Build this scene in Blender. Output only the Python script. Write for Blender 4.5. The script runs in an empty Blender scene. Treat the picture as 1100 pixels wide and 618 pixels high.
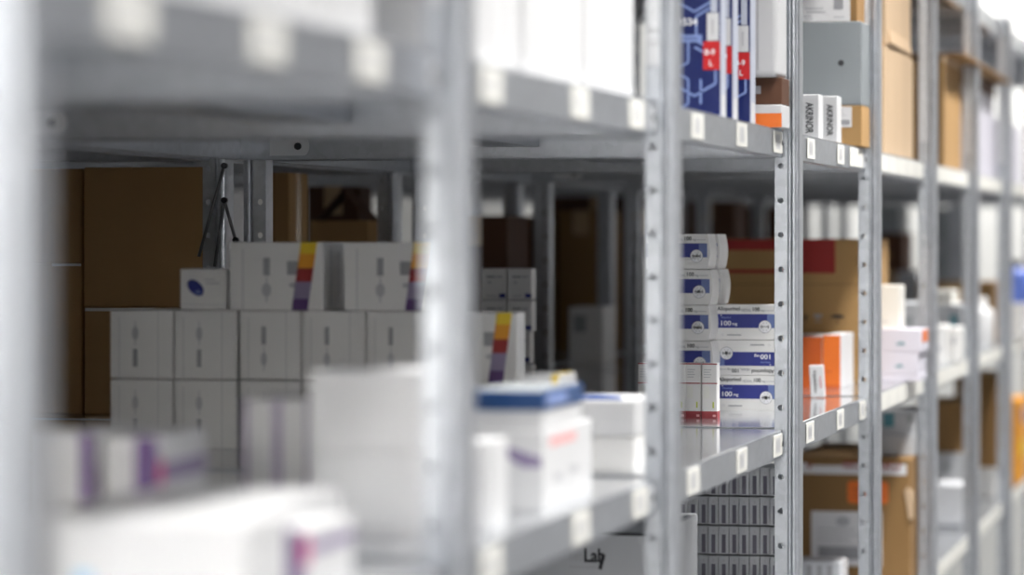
import bpy, bmesh, math, random
from mathutils import Vector, Matrix

random.seed(11)
SC = bpy.context.scene
COL = SC.collection
PI = math.pi

# ---------------------------------------------------------------- camera model
F = 3550.0                                   # focal length in px of the 1100 px wide frame
TH = math.atan(815.0 / F)                    # the camera looks a little left of the aisle direction
CT, ST = math.cos(TH), math.sin(TH)
CAMZ = 1.5
HOR = 258.0                                  # horizon row
Y0 = 1.770                                   # first upright; bays are 1 m long
ZU, ZL, ZB, ZT = 1.66, 1.226, 0.816, 2.074   # tops of the shelf boards


def X_at(px, t):
    u = (px - 550.0) / F
    return (Y0 + t) / (u * ST + CT) * (u * CT - ST)


def Z_at(py, t, X):
    zc = (Y0 + t) * CT - X * ST
    return CAMZ + (HOR - py) / F * zc


# ---------------------------------------------------------------- materials
def mat(name, rgb, rough=.5, metal=0.0, noise=0.0, nscale=20.0, bump=0.0, bscale=200.0, spec=.5,
        stretch=None, alpha=None, trans=0.0):
    m = bpy.data.materials.new(name)
    m.use_nodes = True
    nt = m.node_tree
    b = nt.nodes['Principled BSDF']
    b.inputs['Base Color'].default_value = (*rgb, 1)
    b.inputs['Roughness'].default_value = rough
    b.inputs['Metallic'].default_value = metal
    b.inputs['Specular IOR Level'].default_value = spec
    if trans:
        b.inputs['Transmission Weight'].default_value = trans
    if noise or bump:
        tc = nt.nodes.new('ShaderNodeTexCoord')
        mp = nt.nodes.new('ShaderNodeMapping')
        nt.links.new(tc.outputs['Object'], mp.inputs['Vector'])
        if stretch:
            mp.inputs['Scale'].default_value = stretch
    if noise:
        n = nt.nodes.new('ShaderNodeTexNoise')
        n.inputs['Scale'].default_value = nscale
        n.inputs['Detail'].default_value = 4
        nt.links.new(mp.outputs['Vector'], n.inputs['Vector'])
        r = nt.nodes.new('ShaderNodeValToRGB')
        r.color_ramp.elements[0].position = .3
        r.color_ramp.elements[1].position = .7
        r.color_ramp.elements[0].color = (*[c * (1 - noise) for c in rgb], 1)
        r.color_ramp.elements[1].color = (*[min(1, c * (1 + noise)) for c in rgb], 1)
        nt.links.new(n.outputs['Fac'], r.inputs['Fac'])
        nt.links.new(r.outputs['Color'], b.inputs['Base Color'])
    if bump:
        n2 = nt.nodes.new('ShaderNodeTexNoise')
        n2.inputs['Scale'].default_value = bscale
        nt.links.new(mp.outputs['Vector'], n2.inputs['Vector'])
        bp = nt.nodes.new('ShaderNodeBump')
        bp.inputs['Strength'].default_value = bump
        bp.inputs['Distance'].default_value = .002
        nt.links.new(n2.outputs['Fac'], bp.inputs['Height'])
        nt.links.new(bp.outputs['Normal'], b.inputs['Normal'])
    return m


def steel(name, rgb, rough, metal):
    m = bpy.data.materials.new(name)
    m.use_nodes = True
    nt = m.node_tree
    b = nt.nodes['Principled BSDF']
    b.inputs['Metallic'].default_value = metal
    tc = nt.nodes.new('ShaderNodeTexCoord')
    v = nt.nodes.new('ShaderNodeTexVoronoi')
    v.inputs['Scale'].default_value = 90
    nt.links.new(tc.outputs['Object'], v.inputs['Vector'])
    r = nt.nodes.new('ShaderNodeValToRGB')
    r.color_ramp.elements[0].color = (*[c * .9 for c in rgb], 1)
    r.color_ramp.elements[1].color = (*[min(1, c * 1.06) for c in rgb], 1)
    nt.links.new(v.outputs['Color'], r.inputs['Fac'])
    nt.links.new(r.outputs['Color'], b.inputs['Base Color'])
    n = nt.nodes.new('ShaderNodeTexNoise')
    n.inputs['Scale'].default_value = 14
    nt.links.new(tc.outputs['Object'], n.inputs['Vector'])
    mr = nt.nodes.new('ShaderNodeMapRange')
    mr.inputs['To Min'].default_value = rough * .8
    mr.inputs['To Max'].default_value = rough * 1.25
    nt.links.new(n.outputs['Fac'], mr.inputs['Value'])
    nt.links.new(mr.outputs['Result'], b.inputs['Roughness'])
    return m


M = dict(
    steel=steel('galvanized_steel', (.455, .478, .515), .32, .76),
    deck=steel('shelf_steel', (.56, .58, .61), .10, .8),
    rod=mat('dark_steel_rod', (.14, .14, .145), .4, .6),
    clip=mat('pale_zinc_clip', (.74, .75, .77), .45, .1, noise=.05),
    dark=mat('dark_bolt', (.03, .03, .035), .4, .6),
    zinc=mat('zinc_clip', (.62, .63, .65), .4, .3, noise=.08),
    white=mat('white_board', (.80, .79, .775), .45, noise=.03, nscale=6),
    bright=mat('bright_white_board', (.66, .66, .668), .4, noise=.02, nscale=6),
    cream=mat('cream_board', (.80, .78, .72), .5, noise=.03, nscale=6),
    lilac=mat('lilac_board', (.66, .64, .72), .45, noise=.03, nscale=6),
    pale=mat('pale_grey_board', (.55, .56, .58), .5, noise=.05, nscale=6),
    grey=mat('grey_board', (.34, .36, .37), .5, noise=.06, nscale=6),
    greybin=mat('grey_painted_steel', (.27, .295, .31), .4, .2, noise=.04, nscale=9),
    kraft=mat('kraft_cardboard', (.40, .235, .09), .8, noise=.07, nscale=9, bump=.12, stretch=(1, 1, .15), bscale=160),
    ochre=mat('ochre_cardboard', (.27, .15, .052), .8, noise=.08, nscale=9, bump=.12, stretch=(1, 1, .15), bscale=160),
    tan=mat('pale_cardboard', (.58, .42, .27), .8, noise=.05, nscale=9, bump=.12, stretch=(1, 1, .15), bscale=160),
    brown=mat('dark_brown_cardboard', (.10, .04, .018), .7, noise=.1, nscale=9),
    tape=mat('clear_brown_tape', (.50, .34, .18), .25, noise=.05),
    plabel=mat('shelf_label_paper', (.80, .79, .74), .5, noise=.02),
    paper=mat('label_paper', (.78, .77, .78), .55, noise=.03),
    greyink=mat('grey_ink', (.34, .34, .36), .6),
    softink=mat('soft_grey_ink', (.50, .50, .52), .6),
    faint=mat('faint_grey_ink', (.64, .64, .64), .6),
    ink=mat('black_ink', (.025, .025, .03), .6),
    navy=mat('navy_print', (.018, .028, .22), .42),
    navylight=mat('light_navy_print', (.13, .18, .40), .42),
    cobalt=mat('cobalt_print', (.004, .013, .105), .35),
    hexline=mat('pale_blue_line', (.22, .30, .58), .4),
    lidblue=mat('lid_blue', (.007, .050, .17), .35),
    leafblue=mat('leaflet_blue', (.03, .09, .34), .4),
    skyblue=mat('sky_blue_print', (.25, .55, .80), .5),
    red=mat('red_print', (.55, .012, .015), .45),
    darkred=mat('crimson_print', (.30, .008, .006), .5),
    wine=mat('wine_red_print', (.33, .035, .045), .5),
    rose=mat('rose_print', (.80, .42, .42), .5),
    pink=mat('magenta_print', (.75, .045, .22), .5),
    purple=mat('purple_print', (.085, .03, .16), .5),
    slate=mat('slate_print', (.14, .13, .17), .5),
    panel=mat('pale_blue_grey_board', (.50, .53, .62), .45),
    mauve=mat('mauve_print', (.27, .22, .36), .5),
    yellow=mat('yellow_print', (.85, .60, .02), .5),
    amber=mat('amber_print', (.80, .33, .01), .5),
    orange=mat('orange_board', (.80, .17, .015), .45, noise=.04),
    orange2=mat('deep_orange_board', (.62, .11, .012), .45, noise=.04),
    olive=mat('olive_print', (.55, .60, .10), .5),
    teal=mat('teal_print', (.10, .30, .36), .5),
    whiteink=mat('white_ink', (.85, .85, .87), .5),
    film=mat('white_plastic_film', (.78, .79, .82), .22, noise=.05, nscale=30, bump=.5, bscale=30),
    blueplastic=mat('blue_plastic', (.12, .20, .62), .35),
    wall=mat('white_painted_wall', (.80, .80, .78), .8, noise=.02, nscale=3),
    nearwall=mat('light_grey_wall', (.78, .77, .75), .8, noise=.03, nscale=3),
    greywall=mat('grey_painted_wall', (.34, .34, .35), .8, noise=.03, nscale=3),
    floor=mat('grey_floor_coating', (.21, .215, .22), .4, noise=.08, nscale=3),
    ceil=mat('white_ceiling', (.82, .82, .82), .85, noise=.02, nscale=3),
)


# ---------------------------------------------------------------- mesh builder
_txt = {}


def text_geo(s, bold=0.0):
    key = (s, bold)
    if key in _txt:
        return _txt[key]
    cu = bpy.data.curves.new('lettering', 'FONT')
    cu.body = s
    cu.size = 1.0
    cu.offset = bold
    cu.resolution_u = 3
    ob = bpy.data.objects.new('lettering', cu)
    COL.objects.link(ob)
    dg = bpy.context.evaluated_depsgraph_get()
    ev = ob.evaluated_get(dg)
    me = ev.to_mesh()
    vs = [(v.co.x, v.co.y) for v in me.vertices]
    fs = [tuple(p.vertices) for p in me.polygons]
    ev.to_mesh_clear()
    bpy.data.objects.remove(ob)
    bpy.data.curves.remove(cu)
    x0 = min(v[0] for v in vs); x1 = max(v[0] for v in vs)
    y0 = min(v[1] for v in vs); y1 = max(v[1] for v in vs)
    _txt[key] = ([((v[0] - x0), (v[1] - y0)) for v in vs], fs, x1 - x0, y1 - y0)
    return _txt[key]


class MB:
    def __init__(self, w=0, d=0, h=0):
        self.bm = bmesh.new()
        self.ms = []
        self.w, self.d, self.h = w, d, h

    def mi(self, m):
        if isinstance(m, str):
            m = M[m]
        if m not in self.ms:
            self.ms.append(m)
        return self.ms.index(m)

    def box(self, x0, x1, y0, y1, z0, z1, m, bev=0.0, seg=1):
        r = bmesh.ops.create_cube(self.bm, size=1.0)
        vs = r['verts']
        bmesh.ops.scale(self.bm, vec=(x1 - x0, y1 - y0, z1 - z0), verts=vs)
        bmesh.ops.translate(self.bm, vec=((x0 + x1) / 2, (y0 + y1) / 2, (z0 + z1) / 2), verts=vs)
        fs = {f for v in vs for f in v.link_faces}
        i = self.mi(m)
        for f in fs:
            f.material_index = i
        if bev:
            es = list({e for v in vs for e in v.link_edges})
            bmesh.ops.bevel(self.bm, geom=es, offset=bev, segments=seg, affect='EDGES', profile=.5, material=i)
        return self

    def body(self, m, bev=.0012, seg=1):
        return self.box(-self.w / 2, self.w / 2, -self.d / 2, self.d / 2, 0, self.h, m, bev, seg)

    def poly(self, pts, m):
        vs = [self.bm.verts.new(p) for p in pts]
        f = self.bm.faces.new(vs)
        f.material_index = self.mi(m)
        return f

    def prism(self, prof, y0, y1, m):
        """profile in (x, z) extruded along y"""
        a = [self.bm.verts.new((x, y0, z)) for x, z in prof]
        b = [self.bm.verts.new((x, y1, z)) for x, z in prof]
        i = self.mi(m)
        n = len(prof)
        fs = [self.bm.faces.new(a), self.bm.faces.new(b[::-1])]
        for k in range(n):
            fs.append(self.bm.faces.new((a[k], b[k], b[(k + 1) % n], a[(k + 1) % n])))
        for f in fs:
            f.material_index = i
        bmesh.ops.recalc_face_normals(self.bm, faces=fs)
        return self

    def cyl(self, p0, p1, r, m, n=12, r2=None):
        p0, p1 = Vector(p0), Vector(p1)
        ax = (p1 - p0)
        q = ax.to_track_quat('Z', 'Y').to_matrix().to_4x4()
        mtx = Matrix.Translation((p0 + p1) / 2) @ q
        rr = bmesh.ops.create_cone(self.bm, cap_ends=True, segments=n, radius1=r, radius2=r if r2 is None else r2,
                                   depth=ax.length, matrix=mtx)
        i = self.mi(m)
        for f in {f for v in rr['verts'] for f in v.link_faces}:
            f.material_index = i
            f.smooth = len(f.verts) == 4
        return self

    # ---- printing on a face; u, v in metres from the face's lower left corner
    def fc(self, face, u, v, layer=1):
        e = .00025 * layer
        w, d, h = self.w, self.d, self.h
        if face == 'F':
            return (-w / 2 + u, -d / 2 - e, v)
        if face == 'R':
            return (w / 2 + e, -d / 2 + u, v)
        if face == 'T':
            return (-w / 2 + u, -d / 2 + v, h + e)

    def pp(self, face, pts, m, layer=1):
        self.poly([self.fc(face, u, v, layer) for u, v in pts], m)
        return self

    def rect(self, face, u0, v0, u1, v1, m, layer=1):
        return self.pp(face, [(u0, v0), (u1, v0), (u1, v1), (u0, v1)], m, layer)

    def disc(self, face, cx, cy, r, m, layer=1, n=20, ry=None):
        ry = ry or r
        return self.pp(face, [(cx + r * math.cos(2 * PI * k / n), cy + ry * math.sin(2 * PI * k / n)) for k in range(n)], m, layer)

    def line(self, face, a, b, wd, m, layer=1):
        ax, ay = a; bx, by = b
        L = math.hypot(bx - ax, by - ay) or 1
        nx, ny = -(by - ay) / L * wd / 2, (bx - ax) / L * wd / 2
        return self.pp(face, [(ax - nx, ay - ny), (bx - nx, by - ny), (bx + nx, by + ny), (ax + nx, ay + ny)], m, layer)

    def text(self, face, s, u, v, size, m, layer=2, rot=0.0, width=None, bold=.022):
        vs, fs, tw, th = text_geo(s, bold)
        k = size
        sx = (width / (tw * k)) if width else 1.0
        c, sn = math.cos(rot), math.sin(rot)
        i = self.mi(m)
        nv = [self.bm.verts.new(self.fc(face, u + (x * k * sx) * c - (y * k) * sn, v + (x * k * sx) * sn + (y * k) * c, layer)) for x, y in vs]
        for f in fs:
            try:
                q = self.bm.faces.new([nv[j] for j in f])
                q.material_index = i
            except ValueError:
                pass
        return self

    def build(self, name, parent=None, loc=(0, 0, 0), rz=0.0):
        me = bpy.data.meshes.new(name)
        self.bm.to_mesh(me)
        self.bm.free()
        for m in self.ms:
            me.materials.append(m)
        o = bpy.data.objects.new(name, me)
        COL.objects.link(o)
        o.location = loc
        o.rotation_euler = (0, 0, rz)
        if parent:
            o.parent = parent
        return o


def tag(o, label=None, cat=None, group=None, kind=None):
    if label: o['label'] = label
    if cat: o['category'] = cat
    if group: o['group'] = group
    if kind: o['kind'] = kind
    return o


def empty(name, loc, label=None, cat=None, group=None, rz=0):
    o = bpy.data.objects.new(name, None)
    o.empty_display_size = .05
    COL.objects.link(o)
    o.location = loc
    o.rotation_euler = (0, 0, rz)
    return tag(o, label, cat, group)


def dup(root, loc, label=None, rz=None, group=None):
    r = root.copy()
    COL.objects.link(r)
    r.location = loc
    if rz is not None:
        r.rotation_euler = (0, 0, rz)
    if label: r['label'] = label
    if group: r['group'] = group
    for ch in list(root.children):
        c = ch.copy()
        COL.objects.link(c)
        c.parent = r
        for g in ch.children:
            d = g.copy()
            COL.objects.link(d)
            d.parent = c
    return r


ORD = ['first', 'second', 'third', 'fourth', 'fifth', 'sixth', 'seventh', 'eighth', 'ninth', 'tenth', 'eleventh', 'twelfth']

# ---------------------------------------------------------------- room
RX0, RX1, RY0, RY1, RZ = -4.1, .95, -3.2, 13.0, 3.1


def struct(name, x0, x1, y0, y1, z0, z1, m):
    o = MB().box(x0, x1, y0, y1, z0, z1, m).build(name)
    return tag(o, kind='structure')


struct('floor', RX0 - .1, RX1 + .1, RY0 - .1, RY1 + .1, -.1, 0, 'floor')
struct('ceiling', RX0 - .1, RX1 + .1, RY0 - .1, RY1 + .1, RZ, RZ + .1, 'ceil')
struct('wall_right', RX1, RX1 + .1, RY0, RY1, 0, RZ, 'greywall')
struct('wall_left', RX0 - .1, RX0, RY0, RY1, 0, RZ, 'greywall')
struct('wall_far', RX0, RX1, RY1, RY1 + .1, 0, RZ, 'wall')
struct('wall_near', RX0, RX1, RY0 - .1, RY0, 0, RZ, 'nearwall')

# ---------------------------------------------------------------- rack uprights
UPH = 2.086


def upright_mesh(mirror):
    s = -1 if mirror else 1
    bm = bmesh.new()
    hw, y = .0175, -.02
    xl, xr = -hw, .001
    hx, hr = -.0088, .0042

    def q(pts):
        bm.faces.new([bm.verts.new((s * p[0], p[1], p[2])) for p in pts])
    z = .0322
    q([(xl, y, 0), (xr, y, 0), (xr, y, z), (xl, y, z)])
    while z + .05 <= UPH:
        c = z + .025
        rect = [(xr, c), (xr, z + .05), (hx, z + .05), (xl, z + .05), (xl, c), (xl, z), (hx, z), (xr, z)]
        octo = [(hx + hr * math.cos(PI / 4 * k), c + hr * 1.15 * math.sin(PI / 4 * k)) for k in range(8)]
        for k in range(8):
            j = (k + 1) % 8
            q([(rect[k][0], y, rect[k][1]), (rect[j][0], y, rect[j][1]), (octo[j][0], y, octo[j][1]), (octo[k][0], y, octo[k][1])])
        z += .05
    q([(xl, y, z), (xr, y, z), (xr, y, UPH), (xl, y, UPH)])
    prof = [(.001, -.02), (.0025, -.0165), (.0055, -.0165), (.0072, -.02), (.0092, -.0215), (.0118, -.0215), (.0138, -.02),
            (.0158, -.0195), (.0172, -.018), (.0175, -.016), (.0175, .0185), (.016, .02), (.009, .02)]
    for a, b in zip(prof, prof[1:]):
        q([(a[0], a[1], 0), (b[0], b[1], 0), (b[0], b[1], UPH), (a[0], a[1], UPH)])
    lp = [(xl, -.02), (xl, .014), (xl + .006, .014)]
    for a, b in zip(lp, lp[1:]):
        q([(a[0], a[1], 0), (b[0], b[1], 0), (b[0], b[1], UPH), (a[0], a[1], UPH)])
    bmesh.ops.remove_doubles(bm, verts=bm.verts, dist=1e-5)
    bmesh.ops.recalc_face_normals(bm, faces=bm.faces)
    me = bpy.data.meshes.new('upright')
    bm.to_mesh(me)
    bm.free()
    me.materials.append(M['steel'])
    return me


UP_F, UP_R = upright_mesh(False), upright_mesh(True)


def upright(parent, me, x):
    o = bpy.data.objects.new('upright', me)
    COL.objects.link(o)
    o.parent = parent
    o.location = (x, 0, 0)
    so = o.modifiers.new('thickness', 'SOLIDIFY')
    so.thickness = .0014
    so.offset = 0
    return o


def splice(parent, x):
    m = MB()
    m.box(x - .0165, x - .0005, -.0222, -.0208, 1.70, 2.03, 'zinc', .0005)
    for z in (1.73, 1.745, 1.79, 1.815, 1.84, 1.875, 1.905, 1.95, 1.98, 2.005):
        m.cyl((x - .0085, -.0222, z), (x - .0085, -.0245, z), .0042, 'zinc', 10, .0028)
    return m.build('splice_plate', parent)


def make_frame(depth=.8045):
    root = empty('rack_frame', (0, 0, 0))
    upright(root, UP_F, 0)
    upright(root, UP_R, -depth)
    splice(root, 0)
    for x in (0, -depth):
        f = MB().box(x - .03, x + .03, -.03, .03, 0, .004, 'zinc', .0008)
        f.build('foot_plate', root)
    return root


FX = -.6825                                     # centre of the front uprights
fr = make_frame()
FDY = {0: -.050, 1: -.037, 2: -.017}             # the near bays are a little wider
frame_words = ['a broad grey blur at the picture edge', 'strongly blurred beside the blue lidded box',
               'left of the blue hexagon boxes', 'sharp, right of the blue hexagon boxes',
               'sharp, left of the stacked tan cartons', 'right of the stacked tan cartons',
               'just left of the tall lilac grey box', 'its top end showing against the white wall']
for i in range(11):
    o = fr if i == 0 else dup(fr, (0, 0, 0))
    o.location = (FX, Y0 + i + FDY.get(i, 0), 0)
    if i < 8:
        lab = 'steel upright frame, %s from the left, %s' % (ORD[i], frame_words[i])
    else:
        lab = 'galvanized rack frame, %s of the near row, mostly hidden beyond the eighth' % ORD[i]
    tag(o, lab, 'rack frame', 'upright frames of the near rack row')

FX2 = -1.552                                   # rack row standing back to back behind the first
fr2 = make_frame()
for i, t in enumerate(range(0, 11)):
    o = fr2 if i == 0 else dup(fr2, (0, 0, 0))
    o.location = (FX2, Y0 + t + .004, 0)
    tag(o, 'grey upright frame of the rear rack row in the shade, %s of that row' % ORD[i], 'rack frame',
        'upright frames of the rear rack row')
    if t == 3:                                   # the crossed rods bolted to it
        for (xa, za, xb, zb) in ((-.022, 1.475, .018, 1.612), (.003, 1.46, .018, 1.56), (.018, 1.56, .036, 1.50)):
            b = MB().cyl((xa, -.027, za), (xb, -.027, zb), .0026, 'rod', 8)
            b.cyl((xb, -.030, zb), (xb, -.0205, zb), .0045, 'dark', 8)
            tag(b.build('brace', o), 'thin dark brace rod')


# ---------------------------------------------------------------- shelf boards
def shelf_label(parent, y, wd=.082, wide=False, x=.0008):
    m = MB()
    m.box(0, .0016, -wd / 2, wd / 2, -.0155, .0155, 'plabel', .0004)
    e = .0018
    if not wide:
        m.poly([(e, -wd * .30, -.010), (e, wd * .18, -.010), (e, wd * .18, .011), (e, -wd * .30, .011)], 'faint')
        for k in range(5):
            yy = -wd * .27 + k * wd * .095
            m.poly([(e + .0002, yy, -.007), (e + .0002, yy + wd * .03, -.007), (e + .0002, yy + wd * .03, .008), (e + .0002, yy, .008)], 'softink')
    else:
        m.poly([(e, wd * .41, -.0145), (e, wd * .44, -.0145), (e, wd * .44, .0145), (e, wd * .41, .0145)], 'softink')
    return m.build('shelf_label', parent, (x, y, -.020))


SHD = .818


def make_shelf():
    """origin: middle of the front edge, top of the board"""
    m = MB()
    L = .954 / 2
    m.box(-SHD, 0, -L, L, -.0035, 0, 'deck', .0012)
    for (a, b, c, d) in ((-.0018, 0, -L, L), (-SHD, -SHD + .0018, -L, L), (-SHD, 0, -L, -L + .0018), (-SHD, 0, L - .0018, L)):
        m.box(a, b, c, d, -.040, -.001, 'steel')
    for (a, b, c, d) in ((-.016, 0, -L, L), (-SHD, -SHD + .016, -L, L), (-SHD, 0, -L, -L + .016), (-SHD, 0, L - .016, L)):
        m.box(a, b, c, d, -.0405, -.0388, 'steel', .0004)
    o = m.build('metal_shelf')
    s = MB()
    s.box(-SHD * .5 - .05, -SHD * .5 + .05, -L + .003, L - .003, -.0230, -.0212, 'steel')
    for sx in (-1, 1):
        s.box(-SHD * .5 + sx * .05 - .0009, -SHD * .5 + sx * .05 + .0009, -L + .003, L - .003, -.0230, -.0036, 'steel')
    s.build('stiffener', o)
    for yy, sg in ((L - .0035, -1), (-L + .0035, 1)):
        for xx, sx in ((-.008, -1), (-SHD + .008, 1)):
            c = MB()
            pts = [(0, .0)] + [(.060 * sx, 0)]
            prof = [(0, -.034), (.052 * sx, -.034)] + [((.052 + .009 * math.sin(PI * k / 8)) * sx, -.020 - .014 * math.cos(PI * k / 8)) for k in range(1, 8)] + [(.052 * sx, -.006), (0, -.006)]
            c.prism(prof, -.0012, .0012, 'clip')
            c.cyl((.044 * sx, -.004, -.020), (.044 * sx, .004, -.020), .0055, 'dark', 12)
            c.build('corner_clip', o, (xx + (.040 if sx > 0 else 0), yy, 0))
    h = MB()                                     # little hook plate where the lip meets the upright
    h.box(-.0002, .0016, L - .020, L + .001, -.034, -.008, 'zinc', .0005)
    h.cyl((.001, L - .008, -.020), (.0032, L - .008, -.020), .0038, 'dark', 10)
    h.build('hook_plate', o)
    return o


shelf_proto = make_shelf()
SHX = -.6885
BAYW = ['first', 'second', 'third', 'fourth', 'fifth', 'sixth', 'seventh', 'eighth', 'ninth', 'tenth']
LAB_U = {0: (.21, .50, .77), 1: (.165, .56, .87), 2: (.25, .60, .93), 3: (.27, .63)}
LAB_L = {0: (.2, .5, .8), 1: (.165, .565, .89), 2: (.22, .60, .93), 3: (.26, .625, .93)}


def new_shelf(x, y, z, label, group):
    o = dup(shelf_proto, (x, y, z))
    tag(o, label, 'shelf', group)
    return o


carry = {('upper', 0): 'blurred white boxes at the left', ('upper', 1): 'a row of overexposed white boxes',
         ('upper', 2): 'three blue hexagon boxes', ('upper', 3): 'two small white named boxes', ('upper', 4): 'two stacked tan cartons',
         ('upper', 5): 'one ochre carton', ('upper', 6): 'a lilac grey box', ('upper', 7): 'boxes at the right picture edge',
         ('middle', 0): 'blurred boxes with purple stripes', ('middle', 1): 'the blue lidded box', ('middle', 2): 'two flat stacked white boxes',
         ('middle', 3): 'the blue and white tablet boxes', ('middle', 4): 'lilac boxes with an orange square', ('middle', 5): 'upright white boxes',
         ('middle', 6): 'a white bottle', ('middle', 7): 'a blue plastic bottle',
         ('lowest', 2): 'the grey laboratory carton', ('lowest', 3): 'many slim striped boxes', ('lowest', 4): 'the large brown carton with orange sticker',
         ('lowest', 5): 'a white film wrapped pack', ('lowest', 6): 'a pale box and brown carton', ('lowest', 7): 'an ochre box'}
for lev, z, bays, labs in (('upper', ZU, range(0, 10), LAB_U), ('middle', ZL, range(0, 10), LAB_L), ('lowest', ZB, range(2, 10), {}),
                           ('topmost', ZT, range(0, 10), {})):
    for b in bays:
        c = carry.get((lev, b))
        if c:
            lb = '%s grey steel shelf in the %s bay, under %s' % (lev, BAYW[b], c)
        else:
            lb = '%s grey steel shelf board in the %s bay of the near rack' % (lev, BAYW[b])
        o = new_shelf(SHX, Y0 + b + .5 + {0: -.043, 1: -.027, 2: -.008}.get(b, 0), z, lb, 'steel shelves of the near rack row')
        if lev in ('upper', 'middle'):
            if b in labs:
                for f in labs[b]:
                    shelf_label(o, f - .5)
                if lev == 'upper' and b == 3:
                    for f in (.78, .84, .90):
                        shelf_label(o, f - .5, .055, True)
            elif b < 8:
                for k in range(6):
                    shelf_label(o, -.40 + .155 * k, .150, True)
        elif lev == 'lowest' and 5 <= b < 8:
            for k in range(6):
                shelf_label(o, -.40 + .155 * k, .150, True)
for lev, z in (('upper', ZU), ('middle', ZL)):
    for b in range(0, 10):
        new_shelf(FX2 - .006, Y0 + b + .504, z, '%s shelf of the shaded rear rack row, %s bay of that row' % (lev, ORD[b]),
                  'steel shelves of the rear rack row')

for ch in list(shelf_proto.children):
    bpy.data.objects.remove(ch)
bpy.data.objects.remove(shelf_proto)


# ---------------------------------------------------------------- boxes
def B(name, label, cat, t, px0, px1, ytop, zbase, depth, m='white', fn=None, rz=0.0, group=None, bev=.0012, seg=1, X0=None, X1=None, h=None, build=None):
    """a box whose near face stands at bay coordinate t and spans the columns px0..px1"""
    if X0 is None: X0 = X_at(px0, t)
    if X1 is None: X1 = X_at(px1, t)
    if h is None: h = Z_at(ytop, t, X1) - zbase
    mb = MB(X1 - X0 - .0008, depth - .0008, h - .0004)
    if build:
        build(mb)
    else:
        mb.body(m, bev, seg)
    if fn:
        fn(mb)
    w, d, hh = mb.w, mb.d, mb.h
    o = mb.build(name, None, ((X0 + X1) / 2, Y0 + t + depth / 2, zbase), rz)
    tag(o, label, cat, group)
    o['_dim'] = (w, d, hh)
    return o


def top_of(o):
    return o.location.z + o['_dim'][2] + .0004


def part(o, name, fn, label=None):
    w, d, h = o['_dim']
    mb = MB(w, d, h)
    fn(mb)
    p = mb.build(name, o)
    if label: p['label'] = label
    return p


def carton_tape(o, wd=.05):
    def f(m):
        e = .0006
        m.box(-wd / 2, wd / 2, -m.d / 2 - e, m.d / 2 + e, m.h - .0002, m.h + e, 'tape')
        m.box(-wd / 2, wd / 2, -m.d / 2 - e, -m.d / 2 + .0002, m.h - .06, m.h + e, 'tape')
    return part(o, 'tape', f)


def ship_label(o, u0, v0, u1, v1, face='F', bar=True, label='white shipping label'):
    def f(m):
        e = .0005
        if face == 'F':
            m.box(-m.w / 2 + u0, -m.w / 2 + u1, -m.d / 2 - e, -m.d / 2 + .0001, v0, v1, 'paper')
        W, H = u1 - u0, v1 - v0
        m.rect('F', u0 + W * .1, v0 + H * .12, u1 - W * .1, v0 + H * .36, 'greyink', 4)
        for k, (a, b) in enumerate(((.10, .55), (.10, .75), (.10, .62))):
            m.rect('F', u0 + W * a, v0 + H * (.46 + .1 * k), u0 + W * b, v0 + H * (.485 + .1 * k), 'softink', 4)
        m.disc('F', u0 + W * .45, v0 + H * .82, W * .10, 'softink', 4, ry=H * .09)
    return part(o, 'shipping_label', f, label)


# ---- upper shelf, bays 1 and 2: long rows of white boxes, overexposed
def plain_print(m):
    m.rect('F', m.w * .15, m.h * .55, m.w * .8, m.h * .6, 'softink')
    m.rect('R', m.d * .45, m.h * .1, m.d * .52, m.h * .8, 'softink')


n = 0
for k in range(8):
    h = .205 - .012 * (k % 3)
    B('medicine_box', 'tall white blurred medicine box on upper shelf, %s from the left in the first bay' % ORD[k], 'box',
      .06 + .092 * k, 0, 0, 0, ZU, .090, 'bright', plain_print, X0=-.86, X1=-.700 - .004 * (k % 2), h=h, group='white boxes on the upper shelf, first bay')
for k in range(9):
    h = .215 - .014 * ((k * 2) % 3)
    B('medicine_box', 'tall white overexposed box on upper shelf, %s from the left in the second bay' % ORD[k], 'box',
      1.045 + .098 * k, 0, 0, 0, ZU, .095, 'bright', plain_print, X0=-.87, X1=-.700 - .003 * (k % 3), h=h, group='white boxes on the upper shelf, second bay')


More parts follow.
